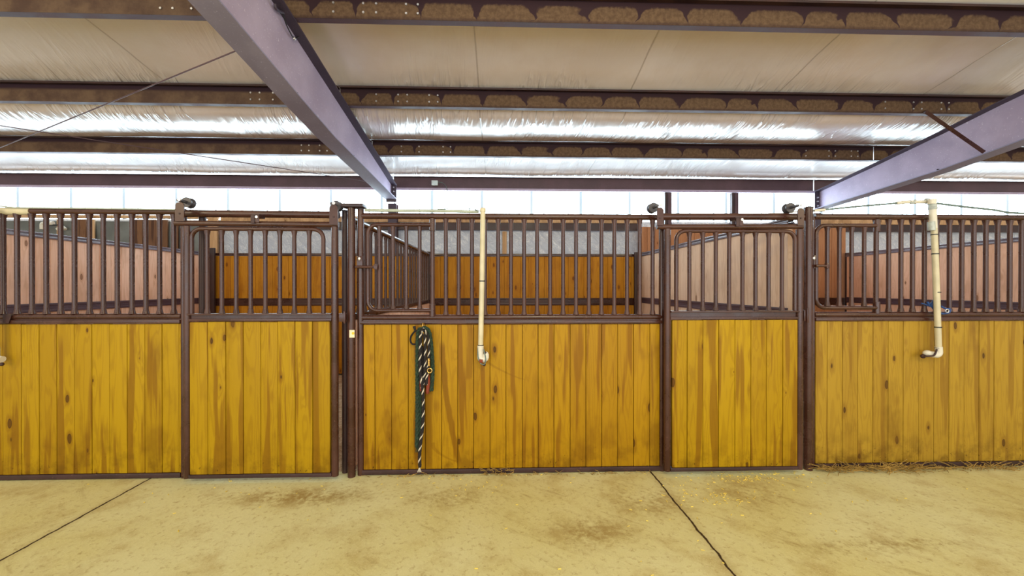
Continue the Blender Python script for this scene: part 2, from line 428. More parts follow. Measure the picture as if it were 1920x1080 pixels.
# insulation facing: sags between purlins and drops steeply onto each far purlin
prof = []
lines = [-7.2+1.194*i for i in range(8)]+PS+[EAVE_S]
lines = sorted(set([x for x in lines if x < 2.2]))+PS+[EAVE_S]
for i in range(len(lines)-1):
    a, b = lines[i], lines[i+1]; za, zb = roof(a)+PH+.012, roof(b)+PH+.012
    dz = za-zb
    last = i == len(lines)-2; steep = i == len(lines)-3
    if last: prof += [(a, za), (a+.10, za-.05), (a+.25, za-.075), (a+.6, za-.10), (a+.9, za-.115), (b-.12, zb+.06), (b-.05, zb+.02)]
    elif steep: prof += [(a, za), (a+.06, za-.09), (a+.14, za-.18), (a+.26, za-.238), (a+.42, za-.254), (a+.7, za-.25), (b-.25, za-.242), (b-.13, zb-.03), (b-.05, zb)]
    else: prof += [(a, za), (a+.10, za-.03), (a+.35, za-.06), (a+.65, za-.10), (b-.35, zb+.055), (b-.1, zb+.012)]
prof.append((EAVE_S+.28, roof(EAVE_S)+PH-.02))
# smooth the profile a little by resampling
bm = bmesh.new(); xs = [-12+.2*i for i in range(121)]
P2 = []
for (s0, z0), (s1, z1) in zip(prof[:-1], prof[1:]):
    k = 3
    for j in range(k): P2.append((s0+(s1-s0)*j/k, z0+(z1-z0)*j/k))
P2.append(prof[-1])
for _ in range(1):
    P2 = [P2[0]]+[(P2[i][0], (P2[i-1][1]+2*P2[i][1]+P2[i+1][1])/4) for i in range(1, len(P2)-1)]+[P2[-1]]
grid = []
for s, z in P2:
    row = []
    for x in xs:
        w = noise.noise(Vector((x*.9, s*1.3, 1.7)))*.012+noise.noise(Vector((x*2.3+s, s*.8, 5.7)))*.006
        row.append(bm.verts.new((x, s-D, z+w)))
    grid.append(row)
for i in range(len(grid)-1):
    for j in range(len(xs)-1):
        f = bm.faces.new((grid[i][j], grid[i+1][j], grid[i+1][j+1], grid[i][j+1])); f.smooth = True
me = bpy.data.meshes.new('ceiling'); bm.to_mesh(me); bm.free(); me.materials.append(M['vinyl'])
ceil = bpy.data.objects.new('ceiling', me); COL.objects.link(ceil); struct(ceil, 'white vinyl insulation stretched under the sloping roof', 'ceiling')

YW = 3.98                                         # inner face of the outer wall
mb = MB(); mb.box((-12, YW, 0), (12, YW+.06, 2.74)); struct(mb.build('wall_back', 'insul'), 'grey plastic covered insulation on the outer wall', 'wall')
# translucent eave band with ribs
poly = []; x = -12.0
bm = bmesh.new(); rows = []
cols = []
k = -27
while .457*k < 12.6:
    c = .457*k*1.0-.33
    for dx, dy in ((-.045, 0), (-.02, -.028), (.02, -.028), (.045, 0), (.20, 0), (.215, -.006), (.245, -.006), (.26, 0)): cols.append((c+dx, dy))
    k += 1
cols = [c for c in sorted(cols) if -12 < c[0] < 12]
for z in (2.72, 3.0, 3.40, 3.62): rows.append([bm.verts.new((x, YW+.06+dy, z)) for x, dy in cols])
for i in range(len(rows)-1):
    for j in range(len(cols)-1): bm.faces.new((rows[i][j], rows[i][j+1], rows[i+1][j+1], rows[i+1][j]))
me = bpy.data.meshes.new('window_1'); bm.to_mesh(me); bm.free(); me.materials.append(M['skypanel'])
win = bpy.data.objects.new('window_1', me); COL.objects.link(win); struct(win, 'ribbed translucent daylight panels under the eave', 'window')

# grey liner on the outer wall of the stall at far left
XL, XC, XR, XRR = -5.10, -1.24, 2.53, 6.25        # partition lines
mb = MB(); mb.box((-9.0, YW-.02, 0), (XL+.12, YW-.002, 2.70)); struct(mb.build('wall_liner', 'greywall'), 'grey green liner on the outer wall at far left', 'wall')

# ================================================================== STEEL FRAME
RX = [wx(737, YW-.12), wx(1527, YW-.12)]
def rafter(x, top, bot, label):
    root = empty('roof_rafter', label, 'rafter', (x, YW-.2, 3.0), group='tapered roof rafters')
    fw, ft = .10, .012
    ss = [7.0, 6.0, 5.0, 4.4, 3.7, 3.1, 2.6, 1.5, .2, -1.5]
    def yz(s, z): return (s-D, z)
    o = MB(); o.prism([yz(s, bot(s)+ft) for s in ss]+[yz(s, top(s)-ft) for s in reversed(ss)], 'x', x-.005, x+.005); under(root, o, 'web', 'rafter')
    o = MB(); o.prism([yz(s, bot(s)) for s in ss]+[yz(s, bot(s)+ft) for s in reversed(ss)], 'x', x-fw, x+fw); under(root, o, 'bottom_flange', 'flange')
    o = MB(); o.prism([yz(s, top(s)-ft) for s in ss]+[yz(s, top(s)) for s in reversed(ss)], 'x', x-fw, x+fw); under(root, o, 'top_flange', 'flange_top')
    o = MB(); o.box((x-.09, 7.0-D+.001, bot(7.0)-.04), (x+.09, 7.015-D, top(7.0)+.02), .002); under(root, o, 'end_plate', 'flange_top')
    for sx in (-1, 1):
        for dz in (.06, .14, .21):
            o = MB(); o.tube([(x+sx*.05, 6.975-D, bot(7.0)+dz), (x+sx*.05, 7.0-D, bot(7.0)+dz)], .014, 6); under(root, o, 'bolt', 'zinc')
    for s in (3.62, 5.0):
        o = MB(); o.box((x-fw*.9, s-D-.004, bot(s)+.012+.0), (x+fw*.9, s-D+.004, bot(s)+.03), 0); under(root, o, 'splice_plate', 'flange_top')
    return root
def interp(tbl):
    def f(s):
        t = sorted(tbl)
        if s <= t[0][0]: (a, za), (b, zb) = t[0], t[1]
        elif s >= t[-1][0]: (a, za), (b, zb) = t[-2], t[-1]
        else:
            for (a, za), (b, zb) in zip(t[:-1], t[1:]):
                if a <= s <= b: break
        return za+(zb-za)*(s-a)/(b-a)
    return f
botL = interp([(2.6, 3.383), (3.125, 3.318), (3.68, 3.25), (4.36, 3.18), (7.13, 3.064)])
botR = interp([(3.0, 3.27), (4.11, 3.149), (4.7, 3.075), (5.285, 3.023), (6.72, 2.957)])
rafter(RX[0], lambda s: roof(s)-.003, botL, 'purple-brown tapered steel rafter crossing the upper left, cable rods beside it')
topR = interp([(3.0, 3.85), (4.28, 3.675), (4.9, 3.57), (5.5, 3.47), (6.84, 3.295)])
rafter(RX[1], topR, botR, 'purple-brown tapered steel rafter at the right with a diagonal brace bar')

def column(x, ztop, label):
    root = empty('steel_column', label, 'column', (x, YW-.13, 0), group='outer wall columns', kind='thing')
    o = MB(); o.box((x-.075, YW-.175, 0), (x+.075, YW-.165, ztop), .002); under(root, o, 'front_flange', 'flange_top')
    o = MB(); o.box((x-.075, YW-.022-.025, 0), (x+.075, YW-.012-.025, ztop), .002); under(root, o, 'rear_flange', 'girt')
    o = MB(); o.box((x-.005, YW-.1645, 0), (x+.005, YW-.0475, ztop)); under(root, o, 'web', 'girt')
    return root
column(RX[0], botL(7.0)-.05, 'dark steel column on the outer wall under the upper left rafter')
column(RX[1], botR(7.0)-.05, 'dark steel column on the outer wall behind the right round stall post')

BOLT = None
def purlin(s, x0, x1, mat, label, bolts=(), sag=0):
    y = s-D; z = roof(s)
    root = empty('roof_purlin', label, 'purlin', (x0, y, z), group='roof purlins')
    t = .004
    o = MB(); o.box((x0, y, z), (x1, y+t, z+PH)); w = under(root, o, 'web', mat)
    o = MB(); o.prism([(y-.07, z+PH-t), (y, z+PH-t), (y, z+PH), (y-.07, z+PH)], 'x', x0, x1)
    o.box((x0, y-.07, z+PH-.022), (x1, y-.067, z+PH-t)); under(root, o, 'top_flange', 'steel_dark')
    o = MB(); o.box((x0, y+t, z), (x1, y+.07, z+t)); o.box((x0, y+.067, z+t), (x1, y+.07, z+.02)); under(root, o, 'bottom_flange', 'girt')
    for bx in bolts:
        for dz in (.055, .135):
            o = MB(); o.tube([(bx, y-.009, z+dz), (bx, y-.0005, z+dz)], .0105, 8); under(root, o, 'bolt', 'zinc')
    return root
rows = [(PS[1], 'front'), (PS[2], 'second'), (PS[3], 'third')]
bl = {PS[1]: [626, 682, 706, 762, 784], PS[2]: [706, 747, 764, 805, 821], PS[3]: [753, 786, 831, 845]}
bl2 = {PS[1]: [], PS[2]: [1658, 1711, 1726, 1763, 1777], PS[3]: [1510, 1553, 1565, 1595, 1607]}
bleft = {PS[1]: [303, 326, 361], PS[2]: [471, 488, 513], PS[3]: [566, 580, 600, 614]}
word = {PS[1]: 'nearest the camera', PS[2]: 'second from the camera', PS[3]: 'third from the camera'}
for s, _ in rows:
    y = s-D
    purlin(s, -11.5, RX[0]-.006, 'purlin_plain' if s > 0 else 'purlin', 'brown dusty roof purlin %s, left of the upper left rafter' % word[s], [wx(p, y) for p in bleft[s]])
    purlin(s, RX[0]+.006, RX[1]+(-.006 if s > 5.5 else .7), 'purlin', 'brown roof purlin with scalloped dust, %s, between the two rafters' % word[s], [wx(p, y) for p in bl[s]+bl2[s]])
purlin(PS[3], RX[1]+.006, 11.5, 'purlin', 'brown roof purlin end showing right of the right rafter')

def eave(x0, x1, label):
    y = EAVE_S-D+.05; z = EAVE_Z-.02
    root = empty('eave_strut', label, 'eave strut', (x0, y, z), group='eave struts')
    o = MB(); o.box((x0, y, z), (x1, y+.005, z+.215)); under(root, o, 'web', 'girt')
    o = MB(); o.box((x0, y-.06, z+.20), (x1, y-.0005, z+.205)); under(root, o, 'top_flange', 'steel_dark')
    o = MB(); o.box((x0, y-.02, z-.022), (x1, y+.05, z-.0005)); o.box((x0, y-.022, z-.03), (x1, y-.016, z+.01)); under(root, o, 'bottom_lip', 'rafter')
eave(-11.5, RX[0]-.006, 'purple-brown eave strut over the daylight band, left of the upper left rafter')
eave(RX[0]+.006, RX[1]-.006, 'purple-brown eave strut over the daylight band, between the rafters')
eave(RX[1]+.006, 11.5, 'purple-brown eave strut over the daylight band, right of the right rafter')

# wall girt with its timber plate, per bay
def girt(x0, x1, label, label2):
    y = YW-.07
    o = MB()
    zt, zb = wz(418, 960, y), wz(432, 960, y)
    o.prism([(y-.0, zb), (y+.004, zb), (y+.004, zt-.004), (y+.066, zt-.004), (y+.066, zt), (y, zt)], 'x', x0, x1)
    o.box((x0, y-.045, zb), (x1, y-.0005, zb+.004)); o.box((x0, y-.045, zb+.004), (x1, y-.042, zb+.03))
    tag(o.build('wall_girt', 'steel_dark', origin=(x0, y, zb)), label, 'girt', 'wall girts', 'thing')
    o = MB(); o.box((x0, y-.02, zt+.001), (x1, y+.066, zt+.105), .004, tone=(.3, .6, .4))
    tag(o.build('timber_plate', 'timber', origin=(x0, y, zt)), label2, 'timber', 'timber plates on the girt')
girt(XL+.15, RX[0]-.08, 'dark steel wall girt above the back of the left stall', 'sawn timber plate lying on the girt behind the left stall')
girt(RX[0]+.08, wx(1196, YW-.07), 'dark steel wall girt above the back of the middle stall', 'knotty sawn timber plate on the girt behind the middle stall')
girt(RX[1]+.08, 11.5, 'dark steel wall girt above the back of the right stall', 'sawn timber plate lying on the girt behind the right stall')
o = MB(); o.box((-9, YW-.09, 2.745), (XL+.1, YW-.03, 2.80), .004, tone=(.1, .2, .3))
tag(o.build('timber_plate', 'timber', origin=(-9, YW-.06, 2.745)), 'thin sawn timber plate above the grey liner at far left', 'timber', 'timber plates on the girt')
# studs
o = MB(); o.box((wx(942, YW-.03), YW-.05, 0.0), (wx(950, YW-.03), YW-.003, wz(434, 945, YW-.03)), .003, tone=(.7, .2, .1))
tag(o.build('wall_stud', 'timber', origin=(wx(946, YW-.03), YW-.03, 0)), 'pale timber stud against grey insulation behind the middle stall', 'stud', kind='thing')
o = MB(); o.box((wx(391, YW-.1), YW-.12, 0.0), (wx(409, YW-.1), YW-.08, 2.76), .003, tone=(.4, .3, .9))
tag(o.build('wall_stud', 'timber', origin=(wx(400, YW-.1), YW-.1, 0)), 'weathered timber stud at the back corner of the left stall', 'stud', kind='thing')
# steel jambs standing in the daylight band
for px, lab in ((1252, 'dark steel jamb crossing the daylight band above the right sliding door, left of the pair'), (1377, 'dark steel jamb crossing the daylight band above the right sliding door, right of the pair')):
    y = YW-.09
    root = empty('steel_jamb', lab, 'jamb', (wx(px, y), y, 2.6), group='steel jambs in the daylight band', kind='thing')
    o = MB(); o.box((wx(px-6.5, y), y-.03, 0.0), (wx(px-1.5, y), y+.05, EAVE_Z-.055), .002); under(root, o, 'channel', 'steel_dark')
    o = MB(); o.box((wx(px-.8, y), y-.03, 0.0), (wx(px+6, y), y+.05, EAVE_Z-.055), .002); under(root, o, 'flange', 'girt')

# stained planks standing against the far-left outer wall
for px0, px1, lab in ((108, 116, 'narrow brown plank standing against the far left grey liner, beside the white pipe'), (136, 162, 'wide dark brown plank against the far left grey liner, just right of the white pipe'), (168, 178, 'slim tan plank against the far left grey liner'),
                      (250, 268, 'dark stained plank against the far left grey liner, with a tan batten at its edge'), (268.6, 275, 'thin tan batten beside the dark stained plank at far left'),
                      (279, 304, 'rust brown plank against the far left grey liner, left of the reddish one'), (305, 315, 'reddish brown plank against the far left grey liner'), (329, 335, 'black narrow plank nearest the left door hanger on the far left grey liner')):
    y = YW-.06
    o = MB(); o.box((wx(px0, y), y-.012, 0.0), (wx(px1, y), y+.012, 2.72), .003, tone=(random.random(), random.random(), random.random()))
    tag(o.build('weathered_plank', 'timber' if ('tan' in lab and 'dark' not in lab) else 'plank', origin=(wx(px0, y), y, 0)), lab, 'plank', 'planks on the far left wall')
# white pipe fitting on that wall
root = empty('pipe_fitting', 'white plastic pipe elbow fitting on the far left grey liner', 'pipe fitting', P(98, 420, YW-.1))
o = MB(); y = YW-.1
o.tube(fillet([P(80, 430, y), P(80, 419, y), P(100, 418.5, y)], .03), .035, 10); under(root, o, 'pipe', 'pvc_white')
o = MB(); o.tube(fillet([P(108, 430, y), P(117, 425, y), P(123, 430, y)], .03), .028, 10); under(root, o, 'elbow', 'pvc_white')
o = MB(); o.tube([P(92, 422, y), P(108, 422, y)], .012, 8); under(root, o, 'valve_stem', 'black')

# bracing rods in the roof, left bay
def rod(a, b, label):
    o = MB(); o.tube([a, b], .0055, 8); tag(o.build('brace_rod', 'girt', origin=a), label, 'brace rod', 'roof brace rods')
rod(Vector((RX[0]-.11, 3.10-D, botL(3.1)+.03)), Vector((-9.6, 7.0-D, 3.44)), 'thin steel brace rod slanting from the upper left rafter down to the left edge')
rod(Vector((RX[0]-.11, 6.95-D, botL(7.0)+.26)), Vector((-9.6, 3.1-D, 3.60)), 'thin steel brace rod running from the upper left rafter foot up to the left')
# flange brace bar on the right rafter
a = P(1735, 210, PS[2]-D-.03); b = Vector((RX[1]-.085, 4.50-D, botR(4.5)+.028))
d = (b-a).normalized(); w = d.cross(Vector((0, 1, 0))).normalized()*.024; up = Vector((0, .004, 0))
o = MB(); vs = [o.bm.verts.new(a+w+up*q) for q in (-1, 1)]+[o.bm.verts.new(a-w+up*q) for q in (1, -1)]
ws = [o.bm.verts.new(b+w+up*q) for q in (-1, 1)]+[o.bm.verts.new(b-w+up*q) for q in (1, -1)]
o.bm.faces.new(vs); o.bm.faces.new(list(reversed(ws)))
for i in range(4): o.bm.faces.new((vs[i], ws[i], ws[(i+1) % 4], vs[(i+1) % 4]))
o.tube([a+Vector((0, -.012, 0)), a+Vector((0, .01, 0))], .02, 8)
bmesh.ops.recalc_face_normals(o.bm, faces=o.bm.faces)
tag(o.build('brace_bar', 'steel', origin=a), 'rusty flat brace bar between the second purlin and the right rafter', 'brace bar')
# clip with a dangling wire on the left rafter web
xw_ = RX[0]+.035
root = empty('cable_clip', 'small steel clip with dangling black wire on the upper left rafter', 'cable clip', (xw_, wx(1, 0)*0+.3, 3.6))
sC = xw_/tx(512)
def RP(px, py, x=xw_):
    s = x/tx(px); return Vector((x, s-D, HC+(HZ-py)/F*(s*CY+x*SY)))
o = MB(); o.tube(smooth_path([RP(516, 8), RP(519, 18), RP(530, 24), RP(540, 26)]), .012, 8); under(root, o, 'clip', 'flange_top')
o = MB(); o.tube(smooth_path([RP(530, 24), RP(537, 45), RP(545, 62), RP(552, 72), RP(560, 70)]), .006, 6); under(root, o, 'wire', 'black')
o = MB(); o.sphere(RP(552, 73), .016); under(root, o, 'anchor', 'zinc')

# junction box on the eave strut
y = EAVE_S-D+.0
root = empty('junction_box', 'small white electrical box with a drooping wire on the eave strut', 'junction box', P(815, 343, y))
o = MB(); a, b = P(809.5, 347.5, y), P(821, 339, y); o.box((a.x, y-.02, a.z), (b.x, y+.045, b.z), .004); under(root, o, 'housing', 'whitebox')
o = MB(); o.tube(smooth_path([P(821.5, 342, y), P(830, 343, y), P(836, 349, y), P(839.5, 362, y), P(838, 378, y), P(838.5, 392, y-.02)]), .006, 6); under(root, o, 'wire', 'cable_teal')

# ================================================================== STALLS
def partition(x, label, mat, grille=False, ztop=2.13, y0=.10, y1=3.655):
    root = empty('stall_partition', label, 'partition', (x, y0, 0), rz=R(90), group='stall partitions', kind='thing')
    L = y1-y0
    def put(mb, name, mt):
        o = mb.build(name, mt, root); return o
    ztb = 1.26 if grille else ztop-.05
    xs = [0]; 
    while xs[-1] < L-.07: xs.append(min(L, xs[-1]+random.uniform(.136, .146)))
    if xs[-1] < L: xs[-1] = L
    mb = MB(); boards(mb, xs, .02, ztb, -.019, .019); o = put(mb, 'board_panel', mat)
    if grille:
        mb = MB(); mb.tube([(0, 0, ztop-.03), (L-.05, 0, ztop-.03)], .027, 14); put(mb, 'top_rail', 'steel')
        mb = MB(); mb.box((0, -.035, ztb+.001), (L, .035, ztb+.05), .004); put(mb, 'mid_rail', 'steel')
        n = 21; proto = None
        for i in range(n):
            xx = .14+(L-.25)*i/(n-1)
            if proto is None:
                mb = MB(); bar_tube(mb, (0, 0, ztb+.051), (0, 0, ztop-.058), .0155); proto = put(mb, 'bar', 'steel'); proto.location = (xx, 0, 0)
            else:
                c = proto.copy(); COL.objects.link(c); c.parent = root; c.location = (xx, 0, 0)
    else:
        mb = MB()
        for sg in (-1, 1):
            a, b = (.0205, .036) if sg > 0 else (-.036, -.0205)
            mb.box((0, a, ztop-.055), (L, b, ztop-.026), .004); mb.box((0, a, ztop-.012), (L, b, ztop+.006), .003)
            a, b = (.0205, .025) if sg > 0 else (-.025, -.0205)
            mb.box((0, a, ztop-.0255), (L, b, ztop-.0125))
        mb.box((0, -.0202, ztop-.012), (L, .0202, ztop+.006)); put(mb, 'top_rail', 'rail_grey')
        for sg in (-1, 1):
            mb = MB()
            a, b = (.0225, .034) if sg > 0 else (-.034, -.0225)
            mb.box((0, a, 1.325), (L, b, 1.352), .003); mb.box((0, a, 1.255), (L, b, 1.285), .003)
            c, d = (.0225, .028) if sg > 0 else (-.028, -.0225)
            mb.box((0, c, 1.2855), (L, d, 1.3245)); put(mb, 'mid_rail', 'girt')
    mb = MB(); mb.tube([(L+.005, 0, 0), (L+.005, 0, ztop+.02)], .033, 12); put(mb, 'back_post', 'steel_dark')
    return root
partition(XL, 'pink-toned pine partition between the left stall and the far left one', 'pine_side')
partition(XC, 'brown barred partition with low boards between left and middle stalls', 'pine_side', grille=True)
partition(XR, 'pale full-height pine partition between middle and right stalls', 'pine_pale')
partition(XRR, 'pink-toned pine partition on the far side of the right stall', 'pine_side')

def lining(x0, x1, label, mat, ztop, rail=True, y=3.735):
    root = empty('back_lining', label, 'board lining', (x0, y, 0), group='boarded stall backs', kind='thing')
    xs = [x0]
    while xs[-1] < x1-.07: xs.append(min(x1, xs[-1]+random.uniform(.136, .146)))
    xs[-1] = x1
    o = MB(); boards(o, xs, .02, ztop, y-.012, y+.016); under(root, o, 'board_panel', mat)
    if rail:
        o = MB(); o.box((x0, y-.03, ztop+.001), (x1, y+.022, ztop+.045), .004); under(root, o, 'top_rail', 'steel')
    o = MB(); o.box((x0, y-.03, 1.315), (x1, y-.0155, 1.34), .003); o.box((x0, y-.03, 1.21), (x1, y-.0155, 1.25), .003); o.box((x0, y-.024, 1.2505), (x1, y-.0155, 1.3145)); under(root, o, 'mid_rail', 'steel')
lining(XL+.16, XC-.05, 'golden pine boards lining the back of the left stall', 'pine_back', 2.075)
lining(XC+.05, XR-.05, 'deep amber pine boards lining the back of the middle stall', 'pine_back', 2.075)
lining(XR-.04, XRR+.03, 'tall brownish pine boards reaching above the right stall partition', 'pine_tall', wz(426, 1300, 3.735), rail=False)
# corner posts at the stall backs
for px, lab in ((398, 'dark steel corner post at the back of the left stall'), (1194, 'dark steel corner post at the back of the middle stall, right end')):
    y = 3.66
    o = MB(); xx = wx(px, y); o.box((xx-.045, y-.02, 0), (xx+.045, y+.02, wz(465 if px < 600 else 473, px, y)), .004)
    tag(o.build('corner_post', 'steel_dark', origin=(xx, y, 0)), lab, 'post', 'back corner posts')

# ---------------------------------------------------------------- stall fronts
def flat_rail(mb, x0, x1, ztop, zbot, y=0.0):
    """rolled cap and lower channel over the boards"""
    mb.tube([(x0, y, ztop-.023), (x1, y, ztop-.023)], .023, 14)
    mb.box((x0, y-.026, zbot), (x1, y+.026, ztop-.05), .004)
    mb.box((x0, y-.012, ztop-.0505), (x1, y+.012, ztop-.03), 0)

def front(label, stiles, seams, bars, rail_py, mid_py, wood_py, px0, px1, gate=None, extra=(), pine_mat='pine_front'):
    x0, x1 = wx(px0), wx(px1)
    zt = wz(rail_py[1], rail_py[0]); zm = wz(mid_py[1], mid_py[0]); zw = wz(wood_py[1], wood_py[0])
    root = empty('front_barrier', label, 'stall front', ((x0+x1)/2, 0, 0), group='fixed stall fronts')
    o = MB(); o.tube([(x0, 0, zt), (x1, 0, zt)], .0245, 16); under(root, o, 'top_rail', 'steel')
    o = MB(); flat_rail(o, x0, x1, zm, zw-.002); under(root, o, 'mid_rail', 'steel')
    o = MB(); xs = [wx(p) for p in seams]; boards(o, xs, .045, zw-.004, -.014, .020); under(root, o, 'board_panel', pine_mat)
    o = MB(); o.box((x0, -.022, .006), (x1, .028, .043), .003); under(root, o, 'bottom_rail', 'steel_dark')
    for p, r in stiles:
        o = MB(); xx = wx(p); o.tube([(xx, 0, 0.0), (xx, 0, wz(392.5, p) if p == 676.5 else zt+(.024 if r > .02 else 0))], r, 14); under(root, o, 'stile', 'steel')
    proto = None
    for p in bars:
        xx = wx(p)
        if proto is None:
            o = MB(); bar_tube(o, (xx, 0, zm-.002), (xx, 0, zt-.022), .0165); proto = under(root, o, 'bar', 'steel'); pb = xx
        else:
            c = proto.copy(); COL.objects.link(c); c.parent = root; c.location = (xx-pb, 0, 0)
    if gate:
        gx0, gx1, gt, gb, inner, hinge = gate
        yg = -.012
        a, b, c, d = P(gx1, gt, yg), P(gx0, gt, yg), P(gx0, gb, yg), P(gx1, gb, yg)
        xh = wx(hinge)
        a.x = d.x = xh
        o = MB(); o.tube(fillet([a, b, c, d], .075), .0165, 12)
        g = under(root, o, 'feed_gate', 'steel')
        for p in inner:
            xx = wx(p, yg); o = MB(); bar_tube(o, (xx, yg, c.z+.012), (xx, yg, b.z-.012), .0155); under(root, o, 'gate_bar', 'steel', parent=g)
        o = MB(); bar_tube(o, (xh, 0, zm), (xh, 0, zt-.022), .018); under(root, o, 'hinge_bar', 'steel')
        for zz in (a.z, d.z):
            o = MB(); o.tube([(xh, yg*.5, zz-.05), (xh, yg*.5, zz+.05)], .0245, 12); under(root, o, 'hinge_sleeve', 'steel', parent=g)
    return root

ZT = 0
# left stall front (runs out of frame)
lp = [-250+29.5*i for i in range(0, 8)]
lb = [6.5-26.2*i for i in range(9, 0, -1)]
front('stall front at the left with a straight row of bars and golden boards', [(347-2, .022)],
      [-340+32.4*i for i in range(0, 11)]+[8.5, 43.5, 76.5, 109, 142, 174.7, 207.8, 241, 274, 306, 337.5, 346],
      lb+[6.5, 32.4, 60, 87, 114, 140, 168, 194, 220, 247.7, 273.6, 299.5, 326], (155, 396.5), (200, 588), (200, 606), -345, 341)
# middle stall front
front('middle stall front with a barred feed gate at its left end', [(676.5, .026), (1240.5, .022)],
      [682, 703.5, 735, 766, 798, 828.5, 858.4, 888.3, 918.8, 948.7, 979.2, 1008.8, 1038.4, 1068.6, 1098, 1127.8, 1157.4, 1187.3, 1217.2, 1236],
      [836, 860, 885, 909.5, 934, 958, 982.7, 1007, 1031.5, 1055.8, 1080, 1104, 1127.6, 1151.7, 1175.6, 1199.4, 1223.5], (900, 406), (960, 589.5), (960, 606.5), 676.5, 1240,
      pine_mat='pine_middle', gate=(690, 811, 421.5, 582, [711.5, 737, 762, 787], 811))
# right stall front
front('right stall front with a feed gate beside the round post, straw along its foot', [(1524.5, .014)],
      [1527, 1548.6, 1577, 1606, 1634.5, 1662.8, 1691, 1720.4, 1748.8, 1776.8, 1805, 1832.8, 1860.5, 1888, 1916, 1944, 1972, 2000, 2028, 2056, 2084, 2112, 2140, 2168, 2196, 2220],
      [1666, 1689, 1710.7, 1733, 1756, 1780, 1803, 1825.6, 1848, 1870, 1893, 1915, 1937.5, 1960, 1982, 2004, 2027, 2050, 2073, 2096, 2119, 2142, 2165, 2188], (1700, 407.3), (1700, 584.5), (1700, 600.5), 1526, 2222, pine_mat='pine_dusty',
      gate=(1530, 1642.5, 423, 577, [1551, 1573.5, 1596.5, 1620], 1642.5))

# gate latches
def latch(px0, px1, py, plate, label):
    root = empty('gate_latch', label, 'latch', P((px0+px1)/2, py, -.04), group='feed gate latches')
    y = -.040
    a, b = P(plate[0], plate[3], y), P(plate[1], plate[2], y)
    o = MB(); o.box((a.x, y-.004, a.z), (b.x, y+.004, b.z), .0015); under(root, o, 'plate', 'steel')
    a, b = P(px0, py+4, y), P(px1, py-2.5, y)
    o = MB(); o.tube([(a.x, y-.016, (a.z+b.z)/2), (b.x, y-.016, (a.z+b.z)/2)], .0115, 10); under(root, o, 'bolt_rod', 'steel')
    o = MB(); o.box((b.x-.028, y-.028, a.z-.006), (b.x, y-.004, b.z+.008), .003); under(root, o, 'keeper', 'steel')
    o = MB(); o.sphere(P((plate[0]+plate[1])/2-1, plate[2]+5, y-.006), .011, sc=(1, .5, 1.4)); under(root, o, 'rivet', 'zinc')
latch(668, 709, 500, (669, 680, 480, 503), 'brown slide latch on the middle stall feed gate')
latch(1526, 1551, 498, (1525, 1530, 479, 503), 'brown slide latch on the right stall feed gate')

# jamb tube behind the left sliding door
xx = wx(380, .06); o = MB(); o.tube([(xx, .06, 0), (xx, .06, wz(403, 380, .06))], .026, 12)  # built in the darker steel below to paint in its unlit look
tag(o.build('door_jamb_tube', 'steel_dark', origin=(xx, .06, 0)), 'steel tube in painted shade standing just behind the left sliding door', 'tube', kind='thing')

# ---------------------------------------------------------------- stall posts
def post(px, y, r, top_py, label, cap=None):
    root = empty('stall_post', label, 'post', (wx(px, y), y, 0), group='stall posts')
    zt = wz(top_py, px, y); xx = wx(px, y)
    o = MB(); o.tube([(xx, y, 0), (xx, y, zt)], r, 20); under(root, o, 'tube', 'steel')
    if cap: 
        o = MB(); o.box((wx(cap[0], y), y-.05, zt+.0005), (wx(cap[1], y), y+.06, zt+.028), .006); under(root, o, 'cap', 'steel_dark')
    else:
        o = MB(); o.tube([(xx, y, zt+.0005), (xx, y, zt+.008), (xx, y, zt+.014)], [r+.002, r+.002, r-.01], 20); under(root, o, 'cap', 'steel_dark')
    return root
pl = post(659, -.03, .0305, 390, 'round brown stall post with a cream tag, between left and middle stalls', cap=(643, 684))
pr = post(1515.5, -.02, .0335, 391, 'round brown stall post between the right sliding door and right stall front')
o = MB(); xx = wx(647, .045); o.tube([(xx, .045, 0), (xx, .045, wz(394.5, 647, .045))], .0245, 16)  # unlit post: its shade is painted with the darker steel
tag(o.build('stall_post', 'steel_dark', origin=(xx, .045, 0)), 'dark shadowed stall post just left of the tagged round post', 'post', 'stall posts')
# catches at the leading edges of the doors
for px0, px1, py0, py1, lab in ((637, 650, 587, 603, 'small steel door catch between the left sliding door and the tagged post'), (1504.5, 1511, 581, 602, 'small steel door catch between the right sliding door and the right post')):
    y = -.075; a, b = P(px0, py1, y), P(px1, py0, y)
    o = MB(); o.box((a.x, y-.02, a.z), (b.x, y+.006, b.z), .003); o.box((b.x-.014, y-.034, a.z-.012), (b.x, y-.02, b.z+.016), .003)
    tag(o.build('door_catch', 'steel', origin=(a.x, y, a.z)), lab, 'catch', 'door catches')
# tag
y = -.064
root = empty('post_tag', 'small cream plastic tag with a yellow dot on the round stall post', 'tag', P(660, 626, y))
a, b = P(655, 633, y), P(665, 618.5, y); o = MB(); o.box((a.x, y-.003, a.z), (b.x, y, b.z), .0014); under(root, o, 'plate', 'tag')
o = MB(); c = P(662, 625, y-.0035); o.tube([c, c+Vector((0, -.001, 0))], .011, 14); under(root, o, 'dot', 'yellow')

